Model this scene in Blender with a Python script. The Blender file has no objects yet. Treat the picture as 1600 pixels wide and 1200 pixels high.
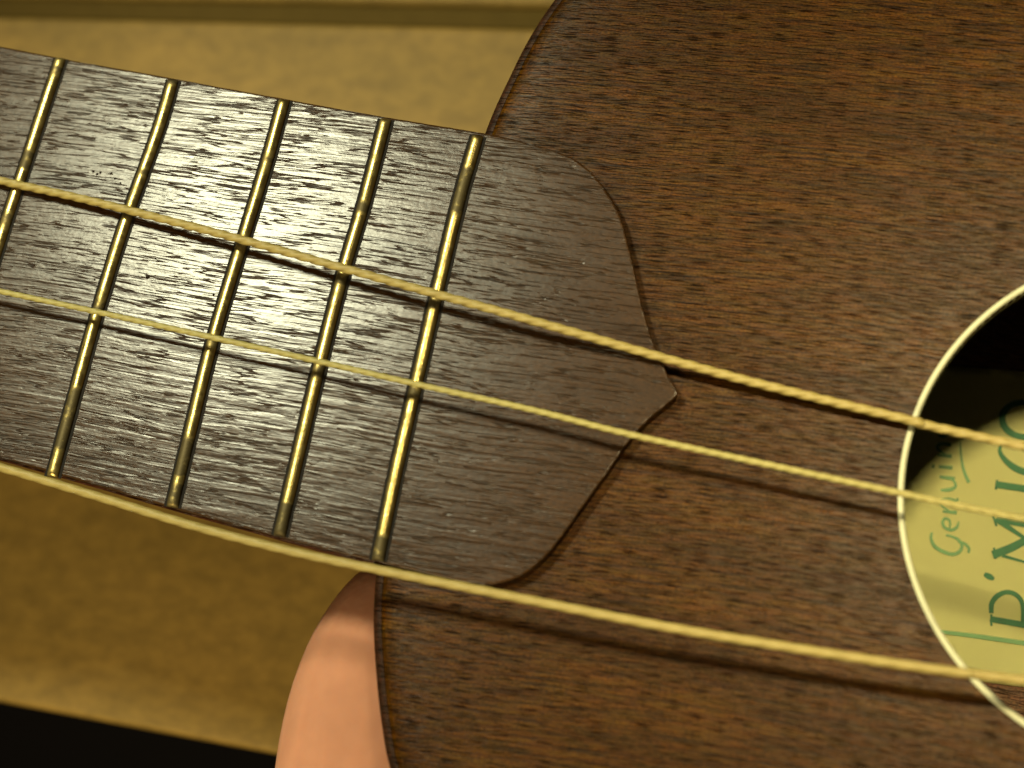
import bpy, bmesh, math, random
from mathutils import Vector, Matrix, noise
from mathutils.geometry import tessellate_polygon
random.seed(7)
S = 0.001                       # all lengths below are in millimetres
sc = bpy.context.scene

# ------------------------------------------------------------------ camera
CAM_D, LENS = 190.0, 62.0
cdir = Vector((0.20, -0.30, 1.0)).normalized()
cam_loc = cdir * CAM_D
cam_data = bpy.data.cameras.new('camera')
cam = bpy.data.objects.new('camera', cam_data)
sc.collection.objects.link(cam)
_r = Vector((0, 1, 0)).cross(cdir).normalized(); _u = cdir.cross(_r)
CAMQ = Matrix(((_r.x, _u.x, cdir.x), (_r.y, _u.y, cdir.y), (_r.z, _u.z, cdir.z))).to_quaternion()
cam.location = cam_loc * S
cam.rotation_mode = 'QUATERNION'; cam.rotation_quaternion = CAMQ
cam_data.lens = LENS; cam_data.sensor_width = 36.0
cam_data.clip_start = 0.005; cam_data.clip_end = 20.0
cam_data.dof.use_dof = True
cam_data.dof.focus_distance = 0.199
cam_data.dof.aperture_fstop = 17.0
sc.camera = cam

# ------------------------------------------------------------------ light
sc.view_settings.view_transform = 'Standard'
sc.view_settings.look = 'None'
sc.view_settings.exposure = 0.0
sc.view_settings.gamma = 1.0
world = bpy.data.worlds.new('World'); sc.world = world
world.use_nodes = True
bg = world.node_tree.nodes['Background']
bg.inputs[0].default_value = (1.0, 0.82, 0.50, 1); bg.inputs[1].default_value = 0.05
def lamp(name, typ, loc, aim, energy, color):
    d = bpy.data.lights.new(name, typ); o = bpy.data.objects.new(name, d); sc.collection.objects.link(o)
    d.energy = energy; d.color = color
    o.location = Vector(loc) * S
    o.rotation_euler = (Vector(aim) - Vector(loc)).to_track_quat('-Z', 'Y').to_euler()
    return d
# warm reading lamp hanging over the ukulele
kd = lamp('reading_lamp_light', 'SPOT', (72, 46, 235), (60, -14, 0), 3.7, (1.0, 0.86, 0.47))
kd.spot_size = math.radians(39); kd.spot_blend = 1.0; kd.shadow_soft_size = 0.012
# cooler desk lamp seen as the sheen on the fretboard
sd_ = lamp('desk_lamp_light', 'SPOT', (-163, 166, 360), (-44, 16, 0), 10.2, (0.98, 0.96, 0.64))
sd_.spot_size = math.radians(42); sd_.spot_blend = 1.0; sd_.shadow_soft_size = 0.036
# dim, wide fill added to lift the neck's shadow on the table
fd = lamp('fill_light', 'AREA', (-150, -300, 230), (-40, 0, -40), 1.45, (1.0, 0.84, 0.45))
fd.shape = 'DISK'; fd.size = 0.16

# ------------------------------------------------------------------ helpers
def P(px, py, z=0.0):
    """photo pixel (1600x1200) -> point in mm on the horizontal plane z"""
    k = 36.0 / LENS / 1600.0
    d = CAMQ @ Vector(((px - 800) * k, -(py - 600) * k, -1.0))
    t = (z - cam_loc.z) / d.z
    return cam_loc + d * t

def spline(pts, n=8, closed=False):
    out = []; N = len(pts); dim = len(pts[0])
    segs = N if closed else N - 1
    for i in range(segs):
        if closed:
            a, b, c, d = (pts[(i + j - 1) % N] for j in range(4))
        else:
            a, b, c, d = (pts[min(max(i + j - 1, 0), N - 1)] for j in range(4))
        for k in range(n):
            t = k / n
            out.append(tuple(0.5 * ((2 * b[q]) + (-a[q] + c[q]) * t + (2 * a[q] - 5 * b[q] + 4 * c[q] - d[q]) * t * t
                       + (-a[q] + 3 * b[q] - 3 * c[q] + d[q]) * t ** 3) for q in range(dim)))
    if not closed: out.append(tuple(pts[-1]))
    return out

def link(name, me, mat=None, parent=None, loc=None):
    o = bpy.data.objects.new(name, me); sc.collection.objects.link(o)
    if mat is not None: me.materials.append(mat)
    if parent is not None: o.parent = parent
    return o

def empty(name):
    o = bpy.data.objects.new(name, None); sc.collection.objects.link(o)
    o.empty_display_size = 0.01
    return o

def tag(o, label=None, cat=None, group=None, kind=None):
    if label: o['label'] = label
    if cat: o['category'] = cat
    if group: o['group'] = group
    if kind: o['kind'] = kind
    return o

def from_bm(name, bm, mat, parent=None):
    me = bpy.data.meshes.new(name)
    for v in bm.verts: v.co *= S
    bm.to_mesh(me); bm.free()
    return link(name, me, mat, parent)

def area2(p):
    return sum(p[i][0] * p[(i + 1) % len(p)][1] - p[(i + 1) % len(p)][0] * p[i][1] for i in range(len(p)))

def inset(poly, d):
    """offset a closed ccw outline inwards by d"""
    n = len(poly); out = []
    for i in range(n):
        a = Vector(poly[i - 1][:2]); b = Vector(poly[i][:2]); c = Vector(poly[(i + 1) % n][:2])
        t = (c - a)
        if t.length < 1e-9: t = c - b
        t.normalize()
        out.append((b.x - t.y * d, b.y + t.x * d))
    return out

def ring_faces(bm, A, B, smooth=True):
    n = len(A)
    for i in range(n):
        try:
            f = bm.faces.new((A[i], A[(i + 1) % n], B[(i + 1) % n], B[i])); f.smooth = smooth
        except ValueError: pass

def plate(name, outline, profile, mat, parent, holes=(), hole_depth=None, cap=True, bottom=True):
    """outline ccw in mm; profile: list of (inset, z) from the lowest outer ring up to the top; cap on the last ring"""
    if area2(outline) < 0: outline = outline[::-1]
    bm = bmesh.new(); rings = []
    for d, z in profile:
        p = inset(outline, d) if d else outline
        rings.append([bm.verts.new((x[0], x[1], z)) for x in p])
    for A, B in zip(rings, rings[1:]): ring_faces(bm, A, B)
    ztop = profile[-1][1]
    def fill(loops, up):
        flat = [v for L in loops for v in L]
        for tri in tessellate_polygon([[Vector((v.co.x, v.co.y, 0)) for v in L] for L in loops]):
            try: f = bm.faces.new([flat[i] for i in tri])
            except ValueError: continue
            f.smooth = False; f.normal_update()
            if (f.normal.z > 0) != up: f.normal_flip()
    hl_top = []; hl_bot = []
    for h in holes:
        T = [bm.verts.new((x[0], x[1], ztop)) for x in h]
        hl_top.append(T)
        if bottom:
            Bm = [bm.verts.new((x[0], x[1], profile[0][1])) for x in h]
            hl_bot.append(Bm); ring_faces(bm, T, Bm)
    if cap: fill([rings[-1]] + hl_top, True)
    if bottom: fill([rings[0]] + hl_bot, False)
    bmesh.ops.recalc_face_normals(bm, faces=bm.faces)
    return from_bm(name, bm, mat, parent)

# ------------------------------------------------------------------ node helpers
class NT:
    def __init__(s, name):
        s.m = bpy.data.materials.new(name); s.m.use_nodes = True
        s.t = s.m.node_tree; s.n = s.t.nodes; s.b = s.n['Principled BSDF']
    def new(s, typ, **kw):
        o = s.n.new(typ)
        for k, v in kw.items():
            if k.startswith('i_'):
                key = k[2:].replace('_', ' ')
                o.inputs[key].default_value = v
            else: setattr(o, k, v)
        return o
    def lk(s, a, b): s.t.links.new(a, b)
    def coords(s, scale, rotz=0.0, loc=(0, 0, 0)):
        tc = s.new('ShaderNodeTexCoord')
        m1 = s.new('ShaderNodeMapping'); m1.inputs['Rotation'].default_value = (0, 0, -rotz)
        m2 = s.new('ShaderNodeMapping'); m2.inputs['Scale'].default_value = scale; m2.inputs['Location'].default_value = loc
        s.lk(tc.outputs['Object'], m1.inputs['Vector']); s.lk(m1.outputs[0], m2.inputs['Vector'])
        return m2.outputs[0]
    def noise(s, vec, scale=1.0, detail=2.0, rough=0.5, dist=0.0):
        n = s.new('ShaderNodeTexNoise'); n.inputs['Scale'].default_value = scale
        n.inputs['Detail'].default_value = detail; n.inputs['Roughness'].default_value = rough
        n.inputs['Distortion'].default_value = dist
        s.lk(vec, n.inputs['Vector']); return n.outputs['Fac']
    def ramp(s, fac, stops, interp='LINEAR'):
        r = s.new('ShaderNodeValToRGB'); r.color_ramp.interpolation = interp
        e = r.color_ramp.elements
        while len(e) < len(stops): e.new(0.5)
        for x, (p, c) in zip(e, stops):
            x.position = p; x.color = c if len(c) == 4 else (*c, 1)
        s.lk(fac, r.inputs['Fac']); return r.outputs['Color']
    def mix(s, a, b, fac, mode='MIX'):
        m = s.new('ShaderNodeMix', data_type='RGBA', blend_type=mode)
        for sock, v in ((m.inputs[6], a), (m.inputs[7], b), (m.inputs[0], fac)):
            if hasattr(v, 'default_value'): s.lk(v, sock)
            elif isinstance(v, (int, float)): sock.default_value = v
            else: sock.default_value = v if len(v) == 4 else (*v, 1)
        return m.outputs[2]
    def math(s, op, a, b=None, c=None, clamp=False):
        m = s.new('ShaderNodeMath', operation=op, use_clamp=clamp)
        for i, v in enumerate((a, b, c)):
            if v is None: continue
            if hasattr(v, 'default_value'): s.lk(v, m.inputs[i])
            else: m.inputs[i].default_value = v
        return m.outputs[0]
    def bump(s, h, dist, strength=1.0, normal=None):
        b = s.new('ShaderNodeBump'); b.inputs['Distance'].default_value = dist; b.inputs['Strength'].default_value = strength
        s.lk(h, b.inputs['Height'])
        if normal is not None: s.lk(normal, b.inputs['Normal'])
        return b.outputs[0]

G3 = lambda v: (v, v, v)
def R(d): return math.radians(d)
def GR(px, py, slope):                      # world angle of a grain line that runs with this slope in the photo
    a = P(px, py); b = P(px + 100, py + 100 * slope); return math.atan2(b.y - a.y, b.x - a.x)

def mat_fretboard():
    m = NT('dark stained wood of the fretboard'); g = GR(400, 450, .15)
    # gentle wander of the grain
    base = m.coords((1000, 1000, 1000), g)
    warp = m.new('ShaderNodeTexNoise'); warp.inputs['Scale'].default_value = 0.035; warp.inputs['Detail'].default_value = 0
    m.lk(base, warp.inputs['Vector'])
    sub = m.new('ShaderNodeVectorMath', operation='SUBTRACT'); m.lk(warp.outputs['Color'], sub.inputs[0]); sub.inputs[1].default_value = (.5, .5, .5)
    mul = m.new('ShaderNodeVectorMath', operation='MULTIPLY'); m.lk(sub.outputs[0], mul.inputs[0]); mul.inputs[1].default_value = (0, 1.6, 0)
    add = m.new('ShaderNodeVectorMath', operation='ADD'); m.lk(base, add.inputs[0]); m.lk(mul.outputs[0], add.inputs[1])
    def sc_(v):
        q = m.new('ShaderNodeVectorMath', operation='MULTIPLY'); m.lk(add.outputs[0], q.inputs[0]); q.inputs[1].default_value = v
        return q.outputs[0]
    n1 = m.noise(sc_((.10, 1.5, 1)), 1, 2, .5)             # ridges
    n2 = m.noise(sc_((.13, 5.0, 1)), 1, 1, .4)             # long thin pores
    n2b = m.noise(sc_((.55, 5.5, 1)), 1, 1, .4)            # short pores
    n3 = m.noise(sc_((.8, 1.3, 1)), 1, 2, .6)              # dimples
    n4 = m.noise(sc_((.05, .08, 1)), 1, 2, .5)             # broad patches
    n5 = m.noise(sc_((3.0, 5.0, 1)), 1, 2, .6)             # speckle
    bw = lambda c: (lambda q: (m.lk(c, q.inputs[0]), q.outputs[0])[1])(m.new('ShaderNodeRGBToBW'))
    po = bw(m.ramp(n2, [(.22, G3(.2)), (.32, G3(1))]))
    pb = bw(m.ramp(n2b, [(.23, G3(.3)), (.33, G3(1))]))
    # thin wavering pore lines, broken up by a second noise
    la = m.noise(sc_((.085, 1.5, 1)), 1, 2, .5); lb = m.noise(sc_((.28, 2.2, 1)), 1, 1, .5)
    line = m.math('SUBTRACT', 1.0, m.math('MULTIPLY', m.math('ABSOLUTE', m.math('SUBTRACT', la, .5)), 34.0), clamp=True)
    line = m.math('MULTIPLY', line, bw(m.ramp(lb, [(.38, G3(0)), (.48, G3(1))])))
    pp = m.math('MULTIPLY', m.math('MULTIPLY', po, pb), m.math('SUBTRACT', 1.0, m.math('MULTIPLY', line, .9)))
    col = m.mix((.016, .0066, .0014), (.036, .0145, .0030), n1)
    col = m.mix((.004, .0022, .0014), col, pp)
    col = m.mix(col, (.046, .020, .0055), m.math('MULTIPLY', n4, .3))
    spk = m.ramp(n5, [(.30, G3(.55)), (.70, G3(1.45))])
    col = m.mix(col, spk, 1.0, 'MULTIPLY')
    h = m.math('ADD', m.math('MULTIPLY', n1, 1.5), m.math('MULTIPLY', pp, 1.9))
    h = m.math('ADD', h, m.math('MULTIPLY', n3, .50))
    h = m.math('ADD', h, m.math('MULTIPLY', n5, .14))
    # small dents and specks
    tc = m.new('ShaderNodeTexCoord')
    for (px, py, r) in ((231, 433, .26), (146, 268, .17), (152, 272, .16), (157, 270, .15), (174, 271, .17), (180, 279, .15), (188, 286, .13), (575, 330, .2),
                        (148, 437, .12), (334, 460, .14), (243, 404, .1), (101, 549, .12)):
        q = P(px, py, 1.45) * S
        d = m.new('ShaderNodeVectorMath', operation='DISTANCE'); m.lk(tc.outputs['Object'], d.inputs[0]); d.inputs[1].default_value = (q.x, q.y, q.z)
        mk = m.math('SUBTRACT', 1.0, m.math('DIVIDE', d.outputs['Value'], r * S), clamp=True)
        h = m.math('SUBTRACT', h, m.math('MULTIPLY', mk, 6))
        col = m.mix(col, (.008, .005, .004), m.math('MULTIPLY', mk, 2.0, clamp=True))
    m.lk(col, m.b.inputs['Base Color'])
    rr = m.math('ADD', m.math('MULTIPLY', m.math('SUBTRACT', 1.0, pp), .25), m.math('ADD', m.math('MULTIPLY', n4, .08), .205))
    m.lk(rr, m.b.inputs['Roughness'])
    m.lk(m.math('ADD', .13, m.math('MULTIPLY', pp, .13)), m.b.inputs['Specular IOR Level'])
    m.lk(m.bump(h, .00003, 1.0), m.b.inputs['Normal'])
    return m.m

def mat_mahogany(name, lo_, hi_, g, rough=.42, bumpd=.00007, spec=.5):
    m = NT(name)
    base = m.coords((1000, 1000, 1000), g)
    warp = m.new('ShaderNodeTexNoise'); warp.inputs['Scale'].default_value = 0.014; warp.inputs['Detail'].default_value = 0
    m.lk(base, warp.inputs['Vector'])
    sub = m.new('ShaderNodeVectorMath', operation='SUBTRACT'); m.lk(warp.outputs['Color'], sub.inputs[0]); sub.inputs[1].default_value = (.5, .5, .5)
    mul = m.new('ShaderNodeVectorMath', operation='MULTIPLY'); m.lk(sub.outputs[0], mul.inputs[0]); mul.inputs[1].default_value = (0, 5, 0)
    add = m.new('ShaderNodeVectorMath', operation='ADD'); m.lk(base, add.inputs[0]); m.lk(mul.outputs[0], add.inputs[1])
    def sc_(v):
        q = m.new('ShaderNodeVectorMath', operation='MULTIPLY'); m.lk(add.outputs[0], q.inputs[0]); q.inputs[1].default_value = v
        return q.outputs[0]
    n1 = m.noise(sc_((.42, 8.0, 1)), 1, 1, .5)       # pores, about 2 mm long
    n1b = m.noise(sc_((.6, 5.5, 1)), 1, 2, .6)       # pores, shorter
    n2 = m.noise(sc_((.10, 3.0, 1)), 1, 3, .6)       # streaks
    n3 = m.noise(sc_((.03, .16, 1)), 1, 2, .5)       # broad bands
    n4 = m.noise(sc_((3.0, 6.5, 1)), 1, 1, .5)       # speckle
    col = m.mix(lo_, hi_, m.ramp(n2, [(.30, G3(0)), (.60, G3(1))]))
    col = m.mix(col, m.mix(lo_, hi_, .3), m.ramp(n3, [(.42, G3(0)), (.66, G3(.7))]))
    pore = m.ramp(n1, [(.36, G3(1)), (.50, G3(0))])
    porb = m.ramp(n1b, [(.32, G3(.6)), (.42, G3(0))])
    po = m.new('ShaderNodeRGBToBW'); m.lk(m.mix(pore, porb, 1.0, 'LIGHTEN'), po.inputs[0])
    col = m.mix(col, tuple(c * .25 for c in lo_), m.math('MULTIPLY', po.outputs[0], .85))
    red = m.noise(sc_((.25, 1.2, 1)), 1, 3, .7)
    col = m.mix(col, m.mix((1.10, .95, .92), (.94, 1.04, 1.0), m.ramp(red, [(.4, G3(0)), (.6, G3(1))])), 1.0, 'MULTIPLY')
    spk = m.ramp(n4, [(.30, G3(.5)), (.70, G3(1.5))])
    col = m.mix(col, spk, 1.0, 'MULTIPLY')
    m.lk(col, m.b.inputs['Base Color'])
    m.b.inputs['Roughness'].default_value = rough
    m.lk(m.math('MULTIPLY', m.math('SUBTRACT', 1.0, m.math('MULTIPLY', po.outputs[0], .8)), spec), m.b.inputs['Specular IOR Level'])
    h = m.math('ADD', m.math('MULTIPLY', po.outputs[0], -.8), m.math('MULTIPLY', n2, .9))
    h = m.math('ADD', h, m.math('MULTIPLY', n4, .5))
    m.lk(m.bump(h, bumpd, .9), m.b.inputs['Normal'])
    return m.m

def mat_plain(name, col, rough=.5, metal=0.0, spec=.5, var=.15, vscale=300, bumpd=0, sss=0):
    m = NT(name)
    v = m.coords((1, 1, 1))
    n = m.noise(v, vscale, 3, .55)
    c = m.mix(tuple(x * (1 - var) for x in col), tuple(min(1, x * (1 + var)) for x in col), n)
    m.lk(c, m.b.inputs['Base Color'])
    m.b.inputs['Roughness'].default_value = rough; m.b.inputs['Metallic'].default_value = metal
    m.b.inputs['Specular IOR Level'].default_value = spec
    if sss:
        m.b.inputs['Subsurface Weight'].default_value = sss
        m.b.inputs['Subsurface Radius'].default_value = (1, .35, .15); m.b.inputs['Subsurface Scale'].default_value = .003
    if bumpd: m.lk(m.bump(n, bumpd, 1), m.b.inputs['Normal'])
    return m.m

def mat_fret():
    m = NT('worn brass with tarnish')
    a = m.new('ShaderNodeAttribute', attribute_name='tarnish')
    v = m.coords((1000, 1000, 1000), R(-76))
    n = m.noise(v, .8, 5, .7)
    n2 = m.noise(m.coords((3200, 500, 1000), R(-76)), 1, 2, .5)
    k = m.math('ADD', a.outputs['Fac'], m.math('MULTIPLY', m.math('SUBTRACT', n, .47), 2.8), clamp=True)
    k = m.math('SMOOTH_MIN', k, 1.0, .1)
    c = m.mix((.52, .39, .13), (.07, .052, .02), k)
    m.lk(c, m.b.inputs['Base Color'])
    m.lk(m.math('SUBTRACT', 1.0, m.math('MULTIPLY', k, .35)), m.b.inputs['Metallic'])
    m.lk(m.math('ADD', .30, m.math('MULTIPLY', k, .3)), m.b.inputs['Roughness'])
    m.lk(m.bump(m.math('ADD', n, m.math('MULTIPLY', n2, .5)), .00006, .6), m.b.inputs['Normal'])
    return m.m

def mat_string(name, lo_, hi_, rough=.38):
    m = NT(name)
    n = m.noise(m.coords((350, 350, 350)), 1, 3, .6)
    n2 = m.noise(m.coords((2500, 2500, 2500)), 1, 2, .6)
    c = m.mix(lo_, hi_, n)
    c = m.mix(c, tuple(x * .75 for x in lo_), m.math('MULTIPLY', n2, .35))
    m.lk(c, m.b.inputs['Base Color']); m.b.inputs['Roughness'].default_value = rough
    m.b.inputs['Subsurface Weight'].default_value = .25
    m.b.inputs['Subsurface Radius'].default_value = (1, .7, .3); m.b.inputs['Subsurface Scale'].default_value = .0004
    m.lk(m.bump(n2, .00003, .6), m.b.inputs['Normal'])
    return m.m

def mat_table():
    m = NT('pale pine')
    n = m.noise(m.coords((14, 130, 14), GR(400, 20, .025)), 1, 4, .55, .4)
    n2 = m.noise(m.coords((12, 20, 12), GR(400, 20, .025), (3, 1, 0)), 1, 2, .5)
    c = m.mix((.215, .128, .026), (.295, .178, .038), n)
    c = m.mix(c, (.175, .112, .025), m.ramp(n2, [(.45, G3(0)), (.75, G3(.6))]))
    n3 = m.noise(m.coords((30, 45, 30), GR(400, 20, .025), (1, 5, 0)), 1, 3, .6)
    c = m.mix(c, m.mix((.90, .91, .88), (1.10, 1.09, 1.10), m.ramp(n3, [(.35, G3(0)), (.65, G3(1))])), 1.0, 'MULTIPLY')
    n4 = m.noise(m.coords((260, 420, 260), GR(400, 20, .025)), 1, 3, .7)
    c = m.mix(c, m.ramp(n4, [(.3, G3(.80)), (.7, G3(1.2))]), 1.0, 'MULTIPLY')
    m.lk(c, m.b.inputs['Base Color']); m.b.inputs['Roughness'].default_value = .6; m.b.inputs['Specular IOR Level'].default_value = .25
    return m.m

def mat_paper():
    m = NT('aged label paper')
    n = m.noise(m.coords((400, 400, 400)), 1, 4, .6)
    n2 = m.noise(m.coords((60, 60, 60)), 1, 2, .6)
    c = m.mix((.84, .80, .28), (.90, .87, .35), n2)
    c = m.mix(c, (.72, .66, .28), m.math('MULTIPLY', n, .25))
    m.lk(c, m.b.inputs['Base Color']); m.b.inputs['Roughness'].default_value = .7
    return m.m

M_board = mat_fretboard()
M_top = mat_mahogany('brown mahogany of the soundboard', (.0095, .0036, .0007), (.062, .0240, .0018), GR(1100, 600, .13), rough=.36, spec=.10, bumpd=.000018)
M_side = mat_mahogany('dark mahogany of the sides', (.030, .010, .004), (.085, .028, .008), GR(1100, 600, .13))
M_neck = mat_mahogany('reddish mahogany of the neck', (.035, .010, .004), (.10, .028, .010), R(-12), .35)
M_bind = mat_mahogany('dark edging', (.010, .004, .0015), (.032, .011, .0035), GR(1100, 600, .13), .5, spec=.15, bumpd=.00003)
M_fret = mat_fret()
M_slot = mat_plain('black grime and painted edge shade', (.006, .004, .0025), .75, spec=.15, var=.6, vscale=1500, bumpd=.0001)  # grime in the fret slots; also painted shadow on the fretboard's side faces
M_rim = mat_plain('cream celluloid', (.40, .39, .25), .5, var=.2, vscale=500)
M_s = mat_string('golden twisted nylon', (.25, .185, .048), (.33, .25, .075), .6)
M_s2 = mat_string('yellow twisted nylon', (.25, .205, .055), (.35, .295, .095), .6)
M_paper = mat_paper()
M_ink = mat_plain('green ink', (.03, .13, .045), .7, var=.3, vscale=900)
M_ink2 = mat_plain('faded green ink', (.14, .27, .10), .7, var=.3, vscale=900)
M_table = mat_table()
M_floor = mat_plain('dark floor', (.012, .009, .010), .9, var=.5, vscale=4)
M_skin = mat_plain('skin', (.36, .165, .100), .75, spec=.1, var=.16, vscale=220, bumpd=.00015, sss=.35)
M_inner = mat_mahogany('bare inner wood', (.07, .03, .012), (.16, .07, .025), GR(1100, 600, .13), .7)
M_bone = mat_plain('bone saddle', (.7, .65, .45), .4)

# ------------------------------------------------------------------ setting: floor, table
bm = bmesh.new()
bmesh.ops.create_grid(bm, x_segments=24, y_segments=24, size=3000)
for v in bm.verts: v.co.z = -760
fl = from_bm('floor', bm, M_floor); tag(fl, kind='structure')

ZT = -62.0
table = empty('wooden_table')
table.location = (0, 0, 0)
tag(table, 'pale yellow pine table top of wide boards under the ukulele', 'table')
def plank(corners):
    return plate('plank', corners, [(1.0, ZT - 4.5), (0, ZT - 3.5), (0, ZT - 1.2), (.25, ZT - .35), (.9, ZT)], M_table, table)
def dens(c, n=10):
    out = []
    for i in range(len(c)):
        a = Vector(c[i]); b = Vector(c[(i + 1) % len(c)])
        for k in range(n): out.append(tuple(a.lerp(b, k / n)))
    return out
def xy(px, py, z): q = P(px, py, z); return (q.x, q.y)
def ln(p, q, x):                            # point on the line p-q at world x
    t = (x - p[0]) / (q[0] - p[0]); return (x, p[1] + (q[1] - p[1]) * t)
ga, gb = xy(0, 7, ZT), xy(850, 25, ZT)
ea, eb = xy(0, 1096, ZT), xy(400, 1172, ZT)
up = lambda s: (lambda p: (p[0], p[1] + s))
x0, x1 = -330, 420
plank(dens([ln(ea, eb, x0), ln(ea, eb, x1), up(-2.0)(ln(ga, gb, x1)), up(-2.0)(ln(ga, gb, x0))], 40))
plank(dens([up(1.6)(ln(ga, gb, x0)), up(1.6)(ln(ga, gb, x1)), up(120)(ln(ga, gb, x1)), up(120)(ln(ga, gb, x0))], 40))
plank(dens([up(123)(ln(ga, gb, x0)), up(123)(ln(ga, gb, x1)), up(240)(ln(ga, gb, x1)), up(240)(ln(ga, gb, x0))], 40))
# darker strip in the joint of the boards
rl = plate('joint_strip', dens([up(-1.9)(ln(ga, gb, x0 + 5)), up(-1.9)(ln(ga, gb, x1 - 5)), up(1.5)(ln(ga, gb, x1 - 5)), up(1.5)(ln(ga, gb, x0 + 5))], 40),
           [(0, ZT - 4.4), (0, ZT - .95), (.5, ZT - .85)], mat_plain('darker wood of the joint', (.090, .056, .011), .8, spec=.1), table)

# ------------------------------------------------------------------ ukulele
uke = empty('ukulele'); uke.location = (0, 0, 0)
tag(uke, 'old brown mahogany ukulele with brass frets and cream ringed sound hole', 'ukulele')
ZB = 1.45                                   # top face of the fretboard above the soundboard
J = P(672, 545); Q = P(172, 430)
ax = Vector((J.x - Q.x, J.y - Q.y, 0)).normalized(); ay = Vector((-ax.y, ax.x, 0))
def UV(u, v, z=0.0): return (J.x + ax.x * u + ay.x * v, J.y + ax.y * u + ay.y * v)

up_edge = [xy(733, 262, 0), xy(752, 206, 0), xy(768, 165, 0), xy(790, 118, 0), xy(820, 58, 0), xy(857, 0, 0), xy(905, -58, 0), xy(980, -120, 0), xy(1090, -178, 0), xy(1240, -220, 0)]
print('UPUV', [((Vector(p).to_3d() - J).dot(ax), (Vector(p).to_3d() - J).dot(ay)) for p in up_edge])
lo_edge = [xy(700, 1400, 0), xy(640, 1300, 0), xy(604, 1200, 0), xy(590, 1125, 0), xy(582, 1050, 0), xy(578, 975, 0), xy(581, 905, 0), xy(590, 860, 0), xy(603, 800, 0), xy(625, 700, 0), xy(662, 545, 0), xy(695, 400, 0), xy(718, 310, 0)]
far = [(64, 75), (82, 72), (98, 65), (116, 61), (136, 65), (160, 78), (186, 89), (212, 90), (234, 78), (248, 50), (253, 18),
       (253, -18), (248, -50), (234, -78), (212, -90), (186, -89), (160, -78), (136, -65), (116, -61), (98, -65), (78, -72), (56, -74), (38, -70), (26, -64)]
print('LOUV', [((Vector(p).to_3d() - J).dot(ax), (Vector(p).to_3d() - J).dot(ay)) for p in lo_edge])

ctrl = up_edge + [UV(*p) for p in far] + lo_edge
body_out = spline(ctrl, 9, True)
if area2(body_out) < 0: body_out = body_out[::-1]

def catmull_circle(pts):                    # least squares circle
    import numpy as np
    A = np.array([[2 * x, 2 * y, 1] for x, y in pts]); b = np.array([x * x + y * y for x, y in pts])
    s = np.linalg.lstsq(A, b, rcond=None)[0]
    return s[0], s[1], math.sqrt(s[2] + s[0] ** 2 + s[1] ** 2)
hx, hy, hr = catmull_circle([xy(*p, 0) for p in ((1600, 447), (1540, 487), (1480, 550), (1435, 620), (1412, 690), (1404, 765), (1412, 850), (1440, 942), (1475, 1010), (1520, 1075), (1600, 1133))])
print('HOLE', hx, hy, hr, 'UV', (Vector((hx - J.x, hy - J.y, 0))).dot(ax))
def circ(r, n=160, x=None, y=None): return [(hx + r * math.cos(2 * math.pi * i / n), hy + r * math.sin(2 * math.pi * i / n)) for i in range(n)]

TOPTH = 1.9
BW = 1.1
inner_out = inset(body_out, BW)
plate('soundboard', inner_out, [(0, -TOPTH), (0, -.66), (.5, -.46), (1.4, -.24), (2.6, -.10), (4.4, -.02), (6, 0)], M_top, uke, holes=[circ(hr - .58)])
# dark edging: its own ring of wood round the soundboard
bm = bmesh.new()
prof = [(BW - .0, -TOPTH), (.15, -TOPTH), (0, -1.6), (.06, -1.25), (.35, -.90), (.7, -.74), (BW - .04, -.66)]
rings = [[bm.verts.new((p[0], p[1], z)) for p in (inset(body_out, d) if d else body_out)] for d, z in prof]
for A, B in zip(rings, rings[1:]): ring_faces(bm, A, B)
from_bm('edging', bm, M_bind, uke)
# side wall: outer and inner skins
DEPTH = 38.0
bm = bmesh.new()
prof = [(3.2, -TOPTH - .01), (3.2, -DEPTH + 2), ]
rings = []
for d, z in [(2.0, -TOPTH - .01), (.25, -TOPTH - .01), (.25, -20), (.25, -DEPTH + .01), (2.0, -DEPTH + .01), (2.0, -TOPTH - .01)]:
    rings.append([bm.verts.new((p[0], p[1], z)) for p in inset(body_out, d)])
for A, B in zip(rings, rings[1:]): ring_faces(bm, A, B, True)
from_bm('body_side', bm, M_side, uke)
plate('back', body_out, [(.4, -DEPTH - 1.9), (0, -DEPTH - 1.4), (0, -DEPTH)], M_inner, uke)
# cream ring round the sound hole
bm = bmesh.new(); rings = []
for r, z in [(hr - .58, -.9), (hr - .58, .12), (hr - .62, .20), (hr - .2, .20), (hr, .10), (hr, -.2)]:
    rings.append([bm.verts.new((p[0], p[1], z)) for p in circ(r - .0, 200)])
for A, B in zip(rings, rings[1:]): ring_faces(bm, A, B, True)
bmesh.ops.recalc_face_normals(bm, faces=bm.faces)
from_bm('soundhole_ring', bm, M_rim, uke)

# ---- label inside
ZL = -DEPTH + .15
lc = [xy(1385, 560, ZL), xy(1385, 1045, ZL), xy(1800, 1100, ZL), xy(1800, 600, ZL)]
bm = bmesh.new()
nx, ny = 24, 24
g = []
for i in range(nx + 1):
    row = []
    for j in range(ny + 1):
        a = Vector(lc[0]).lerp(Vector(lc[1]), j / ny); b = Vector(lc[3]).lerp(Vector(lc[2]), j / ny)
        q = a.lerp(b, i / nx)
        row.append(bm.verts.new((q.x, q.y, ZL + .05 * noise.noise(Vector((q.x * .15, q.y * .15, 0))))))
    g.append(row)
for i in range(nx):
    for j in range(ny):
        f = bm.faces.new((g[i][j], g[i][j + 1], g[i + 1][j + 1], g[i + 1][j])); f.smooth = True
bmesh.ops.solidify(bm, geom=bm.faces, thickness=.1)
label = from_bm('label', bm, M_paper, uke)
label['label'] = 'yellowed paper label with green printing inside the sound hole'

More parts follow.
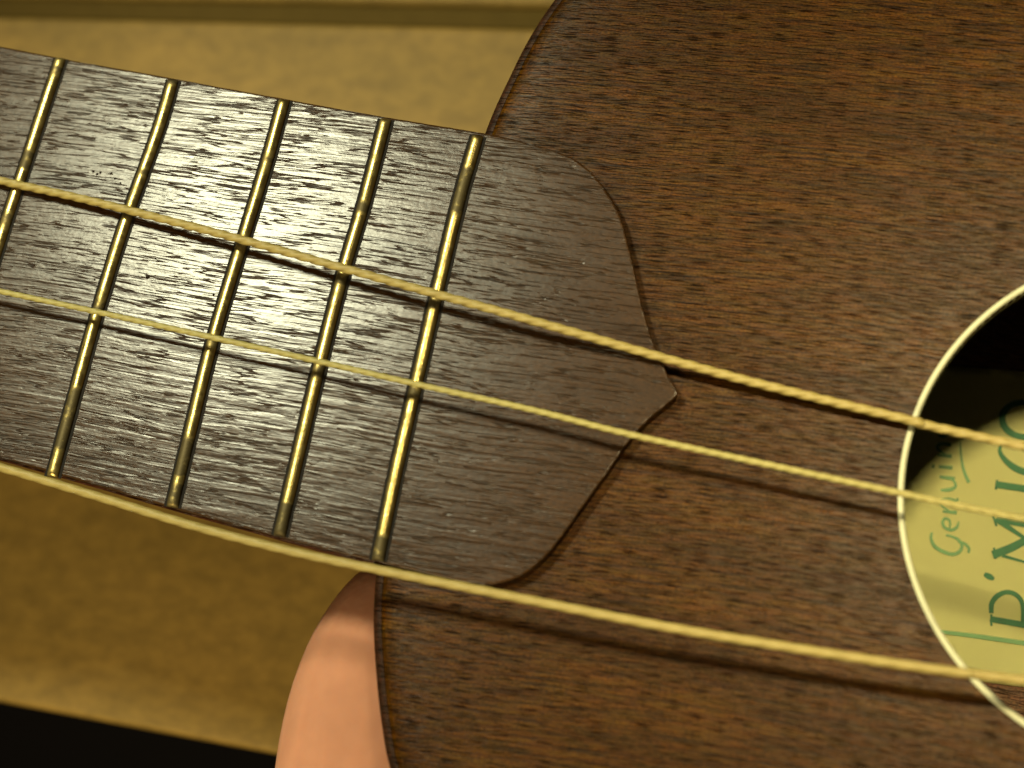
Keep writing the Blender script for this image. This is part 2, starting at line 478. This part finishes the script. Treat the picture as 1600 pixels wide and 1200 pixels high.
def stroke(bm, pts, w, z, n=5):
    p = spline([tuple(q) for q in pts], n) if len(pts) > 2 else [tuple(q) for q in pts]
    if len(p[0]) == 2: p = [(*q, w) for q in p]
    L = []
    for i, q in enumerate(p):
        a = p[max(i - 1, 0)]; b = p[min(i + 1, len(p) - 1)]
        t = Vector((b[0] - a[0], b[1] - a[1])); t.normalize(); nn = Vector((-t.y, t.x)) * q[2] / 2
        c1 = P(q[0] + nn.x, q[1] + nn.y, z); c2 = P(q[0] - nn.x, q[1] - nn.y, z)
        L.append((bm.verts.new(c1), bm.verts.new(c2)))
    for (a, b), (c, d) in zip(L, L[1:]): bm.faces.new((a, b, d, c))
def letter(name, strokes, mat):
    bm = bmesh.new()
    for s, w in strokes: stroke(bm, [(*q[:2], q[2] * 1.15) for q in s] if len(s[0]) == 3 else s, w, ZL + .12 + .002 * random.random())
    bmesh.ops.recalc_face_normals(bm, faces=bm.faces)
    o = from_bm(name, bm, mat, label)
    return o
script = [
 ([(1456, 832, 3), (1455, 842, 4), (1461, 854, 5), (1474, 862, 5), (1488, 866, 5), (1499, 862, 5), (1503, 852, 4), (1497, 843, 4), (1487, 838, 3), (1478, 836, 3)], 4),
 ([(1497, 846, 3), (1508, 850, 4), (1514, 857, 4), (1513, 864, 3)], 4),
 ([(1484, 826, 2), (1484, 814, 3), (1477, 810, 4), (1473, 816, 4), (1476, 824, 4), (1486, 828, 4), (1495, 824, 4), (1498, 815, 2)], 4),
 ([(1473, 799, 3), (1495, 801, 5)], 4), ([(1486, 800, 2), (1474, 792, 3), (1470, 784, 4), (1480, 780, 5), (1494, 783, 5), (1496, 778, 2)], 4),
 ([(1470, 766, 3), (1484, 765, 5), (1493, 760, 4), (1490, 751, 3), (1482, 747, 2)], 4), ([(1468, 745, 4), (1492, 748, 5)], 4),
 ([(1467, 729, 4), (1488, 731, 5)], 4), ([(1456, 728, 5), (1460, 729, 5)], 4),
 ([(1465, 711, 3), (1487, 713, 5)], 4), ([(1480, 712, 2), (1468, 704, 3), (1465, 697, 4), (1474, 693, 5), (1486, 695, 5)], 4),
 ([(1474, 680, 2), (1473, 668, 3), (1466, 666, 4), (1464, 673, 4), (1470, 681, 4), (1480, 680, 4), (1486, 672, 2)], 4),
 ([(1500, 690, 2), (1502, 715, 3), (1506, 735, 4), (1514, 754, 5)], 4)]
letter('lettering', script, M_ink2)['label'] = 'word Genuine in green script'
block = [
 ([(1547, 967, 8), (1650, 985, 8)], 8), ([(1549, 960, 3), (1549, 978, 3)], 4),
 ([(1549, 958, 6), (1550, 942, 7), (1560, 930, 7), (1575, 925, 6), (1590, 931, 6), (1598, 946, 6), (1598, 972, 5)], 6),
 ([(1538, 897, 5), (1546, 901, 8), (1553, 905, 4)], 6),
 ([(1551, 867, 11), (1580, 856, 11), (1604, 843, 10)], 10), ([(1553, 856, 3), (1556, 873, 3)], 3),
 ([(1604, 843, 5), (1582, 828, 6), (1556, 810, 9)], 6), ([(1552, 806, 3), (1557, 822, 3)], 3),
 ([(1566, 868, 4), (1610, 880, 3), (1650, 886, 3)], 4), ([(1558, 811, 9), (1610, 820, 9), (1655, 826, 9)], 8),
 ([(1557, 757, 9), (1652, 771, 9)], 8), ([(1558, 750, 3), (1556, 765, 3)], 3),
 ([(1566, 690, 3), (1562, 704, 5), (1570, 718, 7), (1586, 731, 9), (1606, 738, 9), (1628, 735, 8), (1645, 722, 6), (1648, 704, 4)], 7),
 ([(1600, 628, 8), (1578, 634, 8), (1566, 650, 9), (1572, 670, 9), (1594, 682, 8), (1622, 680, 8), (1640, 664, 8), (1636, 642, 8), (1600, 628, 8)], 8)]
letter('lettering', block, M_ink)["label"] = "word P'MICO in green capitals"
letter('border_line', [([(1468, 987, 5), (1540, 996, 6), (1700, 1020, 6)], 5)], M_ink2)

# ---- neck
board_lo = [(-620, 545), (-300, 632), (0, 716), (130, 753), (265, 793), (430, 838), (515, 860), (590, 878), (680, 899), (740, 912)]
board_hi = [(752, 207), (680, 195), (600, 182), (515, 167), (440, 153), (350, 137), (265, 121), (130, 97), (0, 72), (-300, 14), (-620, -48)]
hi_w = [xy(*p, ZB) for p in board_hi]; lo_w = [xy(*p, ZB) for p in board_lo[:-1]]
neck_stations = []
for t in range(0, 33):
    u = -118 + t * 3.72
    # find edges at this station by intersecting with the two polylines in the neck's frame
    def vat(line, u):
        q = sorted([((Vector((a[0] - J.x, a[1] - J.y, 0))).dot(ax), (Vector((a[0] - J.x, a[1] - J.y, 0))).dot(ay)) for a in line])
        for (u0, v0), (u1, v1) in zip(q, q[1:]):
            if u0 <= u <= u1: return v0 + (v1 - v0) * (u - u0) / (u1 - u0)
        return q[0][1] if u < q[0][0] else q[-1][1]
    neck_stations.append((u, vat(lo_w, u), vat(hi_w, u)))
bm = bmesh.new(); prev = None
NS = 22
for (u, v0, v1) in neck_stations:
    c = (v0 + v1) / 2; w = (v1 - v0) / 2 + .05
    heel = max(0.0, (u + 16) / 17) ** 2 if u > -16 else 0
    depth = 15 + 20 * min(1, heel)
    row = []
    for k in range(NS + 1):
        a = math.pi * k / NS
        vv = c + w * math.cos(a) * (1 if abs(math.cos(a)) > .98 else 1)
        zz = -.05 - depth * (math.sin(a) ** .8 if math.sin(a) > 0 else 0)
        q = UV(u, vv)
        row.append(bm.verts.new((q[0], q[1], zz)))
    if prev:
        for k in range(NS):
            f = bm.faces.new((prev[k], prev[k + 1], row[k + 1], row[k])); f.smooth = True
        f = bm.faces.new((prev[NS], prev[0], row[0], row[NS]))
    else: bm.faces.new(row)
    prev = row
bm.faces.new(prev[::-1])
bmesh.ops.recalc_face_normals(bm, faces=bm.faces)
from_bm('neck', bm, M_neck, uke)

# ---- fretboard with its bracket-shaped tongue lying on the soundboard
tongue = [(740, 912), (775, 912), (815, 899), (850, 872), (880, 835), (915, 785), (950, 737), (985, 686), (1020, 650), (1056, 619),
          (1054, 603), (1044, 588), (1036, 568), (1020, 533), (1004, 480), (992, 425), (981, 380), (969, 338), (950, 303), (925, 270), (900, 250), (870, 236), (810, 219)]
seq = board_lo[:-1] + tongue + board_hi
pts = [xy(*p, ZB) for p in seq]
bo = spline(pts, 7, True)
bo = [(p[0] + .05 * noise.noise(Vector((p[0] * .9, p[1] * .9, 1))), p[1] + .05 * noise.noise(Vector((p[0] * .9, p[1] * .9, 5)))) for p in bo]
board = plate('fretboard', bo, [(.42, .0), (.38, .5), (-.01, ZB - .32), (0, ZB - .16), (.04, ZB - .06), (.12, ZB - .015), (.26, ZB)], M_board, uke)
board.data.materials.append(M_slot)          # side faces blackened to paint in the shadow along the edge
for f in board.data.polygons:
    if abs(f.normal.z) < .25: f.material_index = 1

# ---- frets
fret_px = [[(92, 88), (66, 165), (38, 250), (5, 348), (-43, 500), (-95, 665)],
           [(268, 122), (243, 205), (193, 345), (148, 490), (112, 620), (78, 744)],
           [(442, 153), (412, 260), (372, 390), (330, 530), (298, 660), (266, 791)],
           [(601, 183), (568, 310), (534, 425), (498, 565), (466, 700), (434, 836)],
           [(745, 209), (716, 310), (680, 460), (648, 600), (617, 735), (588, 875)]]
tarn = [[(.03, .05, .8), (.27, .31, 1.0), (.44, .47, .7)], [(.0, .01, 1), (.345, .36, .9), (.79, .93, 1.0), (.57, .6, .8), (.24, .25, .7)], [(.355, .375, .9), (.84, .925, 1.0), (.95, 1, .9), (.60, .625, .8), (.15, .16, .7)], [(.215, .235, 1.0), (.395, .41, .9), (.61, .63, .8), (.93, 1, 1.0)], [(.085, .17, 1.0), (.178, .19, .8), (.405, .42, .9), (.615, .63, .7), (.95, 1, 1)]]
FW, FH = 1.38, .62
for fi, line in enumerate(fret_px):
    w = [P(x, y, ZB + FH) for x, y in line]
    cl = spline([(q.x, q.y) for q in w], 26)
    L = [0]
    for a, b in zip(cl, cl[1:]): L.append(L[-1] + math.dist(a, b))
    for nm, mat in (('fret_slot', M_slot), ('fret', M_fret)):
        bm = bmesh.new(); lay = bm.verts.layers.float.new('tarnish'); prev = None
        if nm == 'fret':
            prof = [(-.5, 0), (-.5, .16), (-.46, .42), (-.36, .70), (-.2, .92), (0, 1), (.2, .92), (.36, .70), (.46, .42), (.5, .16), (.5, 0)]
        else:
            prof = [(-.74, 0), (-.64, .1), (0, .12), (.62, .1), (.76, 0)]
        for i, q in enumerate(cl):
            a = cl[max(i - 1, 0)]; b = cl[min(i + 1, len(cl) - 1)]
            t = Vector((b[0] - a[0], b[1] - a[1])).normalized(); nn = Vector((-t.y, t.x))
            if nn.x < 0: nn = -nn
            s = L[i] / L[-1]
            endf = min(1, (min(L[i], L[-1] - L[i]) / .45)) ** .5 if nm == 'fret' else 1
            ww = FW * (1 + .03 * noise.noise(Vector((L[i] * .4, fi * 9, 0)))); hh = FH * (.35 + .65 * endf)
            row = []
            for (x, z) in prof:
                jit = .06 * noise.noise(Vector((L[i] * 2.2, fi * 5 + x * 3, 3))) if nm == 'fret_slot' else 0
                v = bm.verts.new((q[0] + nn.x * (x * ww + jit), q[1] + nn.y * (x * ww + jit), ZB + (hh * z if nm == 'fret' else .28 * z + .003)))
                tv = 0
                for (s0, s1, k) in tarn[fi]:
                    d = max(s0 - s, s - s1, 0); tv = max(tv, k * max(0, 1 - d / .008))
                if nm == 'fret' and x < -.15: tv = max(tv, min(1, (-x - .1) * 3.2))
                v[lay] = tv; row.append(v)
            if prev:
                for k in range(len(row) - 1):
                    f = bm.faces.new((prev[k], prev[k + 1], row[k + 1], row[k])); f.smooth = True
            elif nm == 'fret': bm.faces.new(row)
            prev = row
        if nm == 'fret': bm.faces.new(prev[::-1])
        bmesh.ops.recalc_face_normals(bm, faces=bm.faces)
        from_bm(nm, bm, mat, board)

# ---- bridge beyond the frame, where the strings end
bu = 172.0
bm = bmesh.new()
bp = [UV(bu - 7, -38), UV(bu + 9, -38), UV(bu + 9, 38), UV(bu - 7, 38)]
plate('bridge', dens([bp[0], bp[1], bp[2], bp[3]], 8), [(0, 0.0), (0, 3.4), (1.0, 4.4), (1.6, 4.6)], M_side, uke)
sd = [UV(bu - 3, -32), UV(bu - .8, -32), UV(bu - .8, 32), UV(bu - 3, 32)]
plate('saddle', dens(sd, 4), [(0, 4.5), (0, 6.0), (.3, 6.4)], M_bone, uke)

# ------------------------------------------------------------------ strings
def string(pts, rad, pitch, lobes, amp, mat, label, name='string'):
    ctrl = [tuple(P(x, y, z)) for x, y, z in pts]
    # run on towards the bridge
    a, b = Vector(ctrl[-2]), Vector(ctrl[-1]); d = (b - a).normalized()
    end = b + d * 92; ctrl.append((end.x, end.y, 6.4))
    cl = spline(ctrl, 40)
    # even resample
    res = [Vector(cl[0])]; step = .22; acc = 0
    for p0, p1 in zip(cl, cl[1:]):
        p0 = Vector(p0); p1 = Vector(p1); L = (p1 - p0).length; s = step - acc
        while s <= L:
            res.append(p0.lerp(p1, s / L)); s += step
        acc = L - (s - step)
    me = bpy.data.meshes.new(name); V = []; F = []; N = 18
    for i, q in enumerate(res):
        t = (res[min(i + 1, len(res) - 1)] - res[max(i - 1, 0)]).normalized()
        n1 = t.cross(Vector((0, 0, 1))).normalized(); n2 = n1.cross(t)
        s = i * step
        wob = 1 + .035 * noise.noise(Vector((s * .35, rad * 50, 0)))
        for k in range(N):
            ph = 2 * math.pi * k / N
            lob = abs(math.cos(lobes / 2 * (ph - 2 * math.pi * s / pitch))) ** .8
            r = rad * wob * (1 - amp + amp * lob)
            V.append((q + n1 * (r * math.cos(ph)) + n2 * (r * math.sin(ph))) * S)
    for i in range(len(res) - 1):
        for k in range(N):
            F.append((i * N + k, i * N + (k + 1) % N, (i + 1) * N + (k + 1) % N, (i + 1) * N + k))
    F.append(tuple(range(N))[::-1]); F.append(tuple((len(res) - 1) * N + k for k in range(N)))
    me.from_pydata(V, [], F); me.shade_smooth()
    o = link(name, me, mat)
    bmm = bmesh.new(); bmm.from_mesh(me); bmesh.ops.recalc_face_normals(bmm, faces=bmm.faces); bmm.to_mesh(me); bmm.free()
    tag(o, label, 'string', 'strings of the ukulele')
    return o
string([(-420, 180, 2.6), (-150, 245, 2.6), (0, 282, 2.62), (100, 304, 2.85), (195, 327, 3.3), (372, 373, 3.8), (540, 420, 4.1), (680, 459, 4.2), (800, 492, 4.1), (920, 526, 3.4), (1040, 560, 2.3), (1200, 603, 1.65), (1420, 656, 1.4), (1600, 698, 1.3)],
       .50, 5.5, 3, .30, M_s, 'thick golden string running highest across frets and past the fretboard tip')
string([(-420, 362, 3.9), (-150, 421, 4.1), (0, 455, 4.2), (150, 487, 4.25), (330, 527, 4.4), (495, 564, 4.5), (645, 599, 4.65), (830, 640, 4.75), (985, 679, 4.75), (1200, 726, 4.6), (1410, 771, 4.7), (1600, 811, 4.7)],
       .35, 4.2, 3, .28, M_s2, 'thinnest string, in the middle, crossing the lower curve of the fretboard end')
string([(-420, 607, 4.3), (-150, 688, 4.5), (0, 730, 4.7), (150, 775, 4.9), (300, 821, 5.0), (450, 860, 5.2), (600, 892, 5.4), (750, 922, 5.5), (900, 952, 5.5), (1050, 981, 5.5), (1200, 1006, 5.4), (1400, 1037, 5.3), (1520, 1053, 5.2), (1600, 1063, 5.2)],
       .50, 7.5, 3, .14, M_s, 'smooth golden string along the lower edge of the neck above the thumb')

# ------------------------------------------------------------------ hand holding the ukulele
def skin_mesh(nodes, edges, mat, levels=2):
    me = bpy.data.meshes.new('person'); K = 10.0     # grow at a comfortable scale, then bring to size
    me.from_pydata([Vector(n[0]) * S * K for n in nodes], edges, [])
    o = bpy.data.objects.new('person_tmp', me); sc.collection.objects.link(o)
    m = o.modifiers.new('Skin', 'SKIN'); m.use_smooth_shade = True
    for i, n in enumerate(nodes):
        r = n[1] if isinstance(n[1], tuple) else (n[1], n[1])
        sv = me.skin_vertices[0].data[i]; sv.radius = (r[0] * S * K, r[1] * S * K); sv.use_root = (i == 0)
    ms = o.modifiers.new('Sub', 'SUBSURF'); ms.levels = levels; ms.render_levels = levels
    dg = bpy.context.evaluated_depsgraph_get()
    em = bpy.data.meshes.new_from_object(o.evaluated_get(dg))
    bpy.data.objects.remove(o)
    for v in em.vertices: v.co /= K
    em.materials.clear(); em.materials.append(mat); em.shade_smooth()
    return em
def T(px, py, z): return tuple(P(px, py, z))
tz = -21
nodes = [((-24, -128, -54), 18),        # 0 wrist
         ((-16, -104, -50), (20, 13)),  # 1 heel of palm
         ((-6, -84, -48), (17, 9)),    # 2 palm
         (T(500, 1560, -34), 13),       # 3 thumb root
         (T(546, 1370, tz - 3), 10.8),  # 4 thumb knuckle
         (T(562, 1230, tz), 10.9),      # 5
         (T(570, 1110, tz), 10.2),       # 6
         (T(592, 1010, tz), 8.8),       # 7
         (T(620, 935, tz), 6.8),        # 8
         (T(640, 885, tz), 4.2)]        # 9 thumb tip
edges = [(0, 1), (1, 2), (1, 3), (3, 4), (4, 5), (5, 6), (6, 7), (7, 8), (8, 9)]
for k, (dx, dy, ln_) in enumerate([(.30, .95, 66), (.62, .78, 72), (.86, .50, 66), (.98, .18, 52)]):
    base = Vector((-8 + k * 7, -74 - k * 7.5, -48)); d = Vector((dx, dy, 0)).normalized()
    i0 = len(nodes)
    for j, (f, r) in enumerate([(0.12, 7.6), (.42, 7.2), (.70, 6.6), (.92, 5.6), (1.0, 4.2)]):
        q = base + d * (ln_ * f); nodes.append(((q.x, q.y, -48.6 + (.6 if j > 2 else 0)), r))
    edges.append((2, i0))
    for j in range(4): edges.append((i0 + j, i0 + j + 1))
hm = skin_mesh(nodes, edges, M_skin)
hand = link('person', hm); hand.name = 'person'
tag(hand, "bare hand holding the ukulele, thumb pressed against the body beside the neck", 'person')
